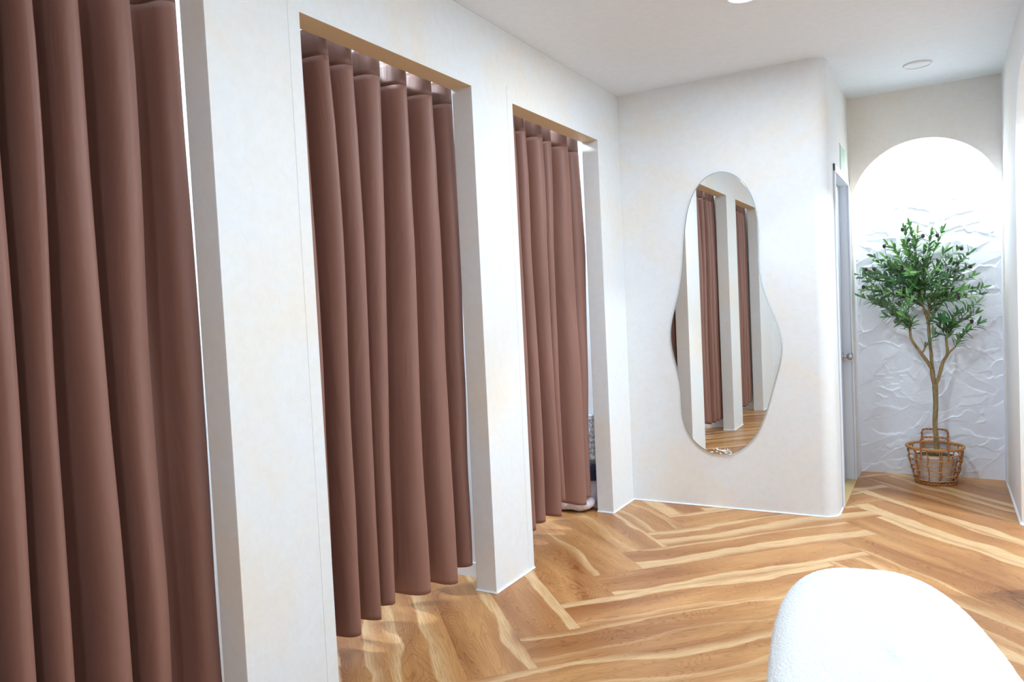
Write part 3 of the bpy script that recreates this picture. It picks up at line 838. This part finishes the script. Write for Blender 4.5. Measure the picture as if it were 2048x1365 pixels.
for (x, z) in TIPS:
    tip = W3(x, z)
    rx = (x-1.66)/.36; rz = (z-1.33)/.36
    dep = max(.25, 1-.5*(rx*rx+rz*rz))
    tip.y = rnd.uniform(-.20, .10)*dep
    # anchor: nearest lower branch point
    A = min(anchors, key=lambda q_: (q_-tip).length+2.5*max(0, q_.z+.08-tip.z)+rnd.random()*.05)
    mid_ = A.lerp(tip, .45)+Vector((rnd.uniform(-.03, .03), rnd.uniform(-.02, .02), rnd.uniform(-.02, .02)))
    mid_.x += (A.x-tip.x)*.10; mid_.z += .02
    S = smooth_path([A, mid_, tip], 9)
    tube(tb, S, [.0035-.0022*i/(len(S)-1) for i in range(len(S))], 5)
    tot = (tip-A).length
    # leaves over the outer part, in opposite pairs
    reach = min(tot, .18); nl = max(5, int(reach/.0195))
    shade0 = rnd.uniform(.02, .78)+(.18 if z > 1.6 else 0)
    for i in range(nl+1):
        t_ = 1-(reach/tot)*(1-i/nl); t_ = max(0, min(1, t_)); k = t_*(len(S)-1); a = int(min(k, len(S)-2)); p = S[a].lerp(S[a+1], k-a)
        ax = (S[a+1]-S[a]).normalized()
        rot = rnd.uniform(0, PI) if i % 2 else rnd.uniform(0, PI)+PI/2
        s = ax.cross(Vector((0, 1, .2))).normalized(); u_ = ax.cross(s)
        for sg_ in (1, -1):
            if rnd.random() < .12: continue
            side = (s*math.cos(rot)+u_*math.sin(rot))*sg_
            d = ax*rnd.uniform(.3, 1.0)+side*rnd.uniform(.6, 1.1)+Vector((0, 0, rnd.uniform(-.1, .25)))
            L = rnd.uniform(.056, .086)*(1-.15*(i/nl))
            if p.x+BX < 1.33: d.x = max(d.x, -.15)
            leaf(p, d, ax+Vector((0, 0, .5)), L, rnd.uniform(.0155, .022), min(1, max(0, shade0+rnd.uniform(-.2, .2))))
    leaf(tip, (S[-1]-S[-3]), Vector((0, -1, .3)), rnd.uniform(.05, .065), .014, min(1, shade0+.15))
obj('twigs', tb, TWIG, tr, True)
lim = XM+.012-BX
lv = [Vector((v.x if v.x > lim+.02 else lim+.02-.25*min(.06, lim+.02-v.x), v.y, v.z)) for v in lv]
me = bpy.data.meshes.new('leaves'); me.from_pydata([tuple(v) for v in lv], [], lf_)
ul = me.uv_layers.new(name='rnd')
for p, s in zip(me.polygons, lr):
    for li in p.loop_indices: ul.data[li].uv = (s, 0)
lo = obj('leaves', me, LEAF, tr, True)
FR = [(1.573, 1.710), (1.770, 1.655), (1.690, 1.655), (1.572, 1.637), (1.607, 1.640), (1.465, 1.608), (1.903, 1.560), (1.880, 1.468), (1.948, 1.440), (1.345, 1.464), (1.400, 1.462), (1.330, 1.345), (1.560, 1.455), (1.865, 1.42), (1.95, 1.09), (1.88, 1.245)]
for i, (x, z) in enumerate(FR):
    c = W3(x, z-.012); c.y = -.12+.04*math.sin(i*2.3)
    bm = NB()
    lathe(bm, [(0, -.0145)]+[(.0115*math.sin(PI*k/8), -.0145*math.cos(PI*k/8)) for k in range(1, 8)]+[(0, .0145)], 14, c)
    a = min(lv, key=lambda q_: (q_-c).length)
    tube(bm, [c+Vector((0, 0, .011)), c+Vector((0, 0, .02)).lerp(a-c, .5), a], .0012, 5)
    obj('olive', bm, OLIVE, tr, True)

# ------------------------------------------------------------------ packed bags inside the third booth
def pillow(bm, cx, cy, cz, sx, sy, sz, seed, nu=36, nv=18, wr=.012):
    rings = []
    for j in range(nv+1):
        ph_ = -PI/2+PI*j/nv
        ring = []
        for i in range(nu):
            th_ = 2*PI*i/nu
            e1, e2 = .55, .5
            c1_, s1_ = math.cos(ph_), math.sin(ph_)
            pw = lambda v_, e_: math.copysign(abs(v_)**e_, v_)
            x = sx*pw(c1_, e1)*pw(math.cos(th_), e2); y = sy*pw(c1_, e1)*pw(math.sin(th_), e2); z = sz*pw(s1_, .8)
            nn = noise.noise(Vector((x*14+seed, y*14, z*14)))*wr
            ring.append(bm.verts.new((cx+x*(1+nn*4), cy+y*(1+nn*4), max(.001, cz+z+nn))))
        rings.append(ring)
    for A, B in zip(rings, rings[1:]):
        for i in range(nu): bm.faces.new((A[i], A[(i+1) % nu], B[(i+1) % nu], B[i]))
    bmesh.ops.remove_doubles(bm, verts=bm.verts[:], dist=.0004)
PVC = plain('glossy_clear_wrap_over_pink', srgb(214, 198, 200), .12, 0, .9, (25, .9, .02))
GREYP = plain('grey_white_wrap', srgb(205, 208, 216), .25, 0, .6, (18, .8, .02))
NAVY = plain('navy_cloth', srgb(38, 40, 66), .8)
INK = plain('black_print', srgb(50, 48, 54), .5)
b1_ = thing('plastic_bag', 'clear plastic bag of pinkish goods lying under the hem of the curtain nearest the mirror', 'bag', (-.318, 4.205, 0))
bm = NB(); pillow(bm, 0, 0, .046, .185, .080, .042, 3.); obj('bag_body', bm, PVC, b1_, True)
bm = NB()   # printed script on the side that faces the room
for k in range(5):
    x0 = -.15+.03*k; pts = [(x0+.024*i/8+.004*math.sin(i*1.7+k), -.0875, .040+.012*math.sin(i*1.25+k*1.3)) for i in range(9)]
    tube(bm, pts, .0014, 4)
o = obj('printed_lettering', bm, INK, b1_)
b2_ = thing('garment_packet', 'grey-white plastic packet printed with line drawings, upright against the booth side wall', 'packet', (-.20, 4.312, 0))
bm = NB(); box(bm, -.13, .085, -.018, .018, .30, .60)
o = obj('packet_body', bm, GREYP, b2_, True); md = o.modifiers.new('s', 'BEVEL'); md.width = .012; md.segments = 3
bm = NB()
rnd = random.Random(9)
for k in range(7):
    z0 = .56-.034*k; pts = [(.02+.055*i/10+.004*math.sin(i*2+k), -.0195, z0+.012*math.sin(i*1.4+k*2.)) for i in range(11)]; tube(bm, pts, .0009, 4)
obj('printed_drawing', bm, INK, b2_)
b3_ = thing('folded_clothing', 'dark navy folded cloth item squeezed between the brown curtain and the booth side wall', 'clothing', (-.20, 4.285, 0))
bm = NB(); pillow(bm, 0, 0, .232, .10, .040, .055, 7., 28, 14, .006); obj('cloth_fold', bm, NAVY, b3_, True)
b4_ = thing('storage_box', 'pale cardboard-like box standing behind the plastic bag inside the third booth', 'box', (-.20, 4.305, 0))
b4_['label'] = 'pale pinkish box standing behind the clear plastic bag in the third booth'
bm = NB(); box(bm, -.03, .075, -.015, .030, .0, .176); o = obj('box_body', bm, plain('pale_box', srgb(206, 192, 196), .4), b4_); bev(o, .004)
bm = NB(); box(bm, -.032, .077, -.017, .032, .1765, .18); obj('lid', bm, plain('box_lid', srgb(190, 184, 196), .4), b4_)
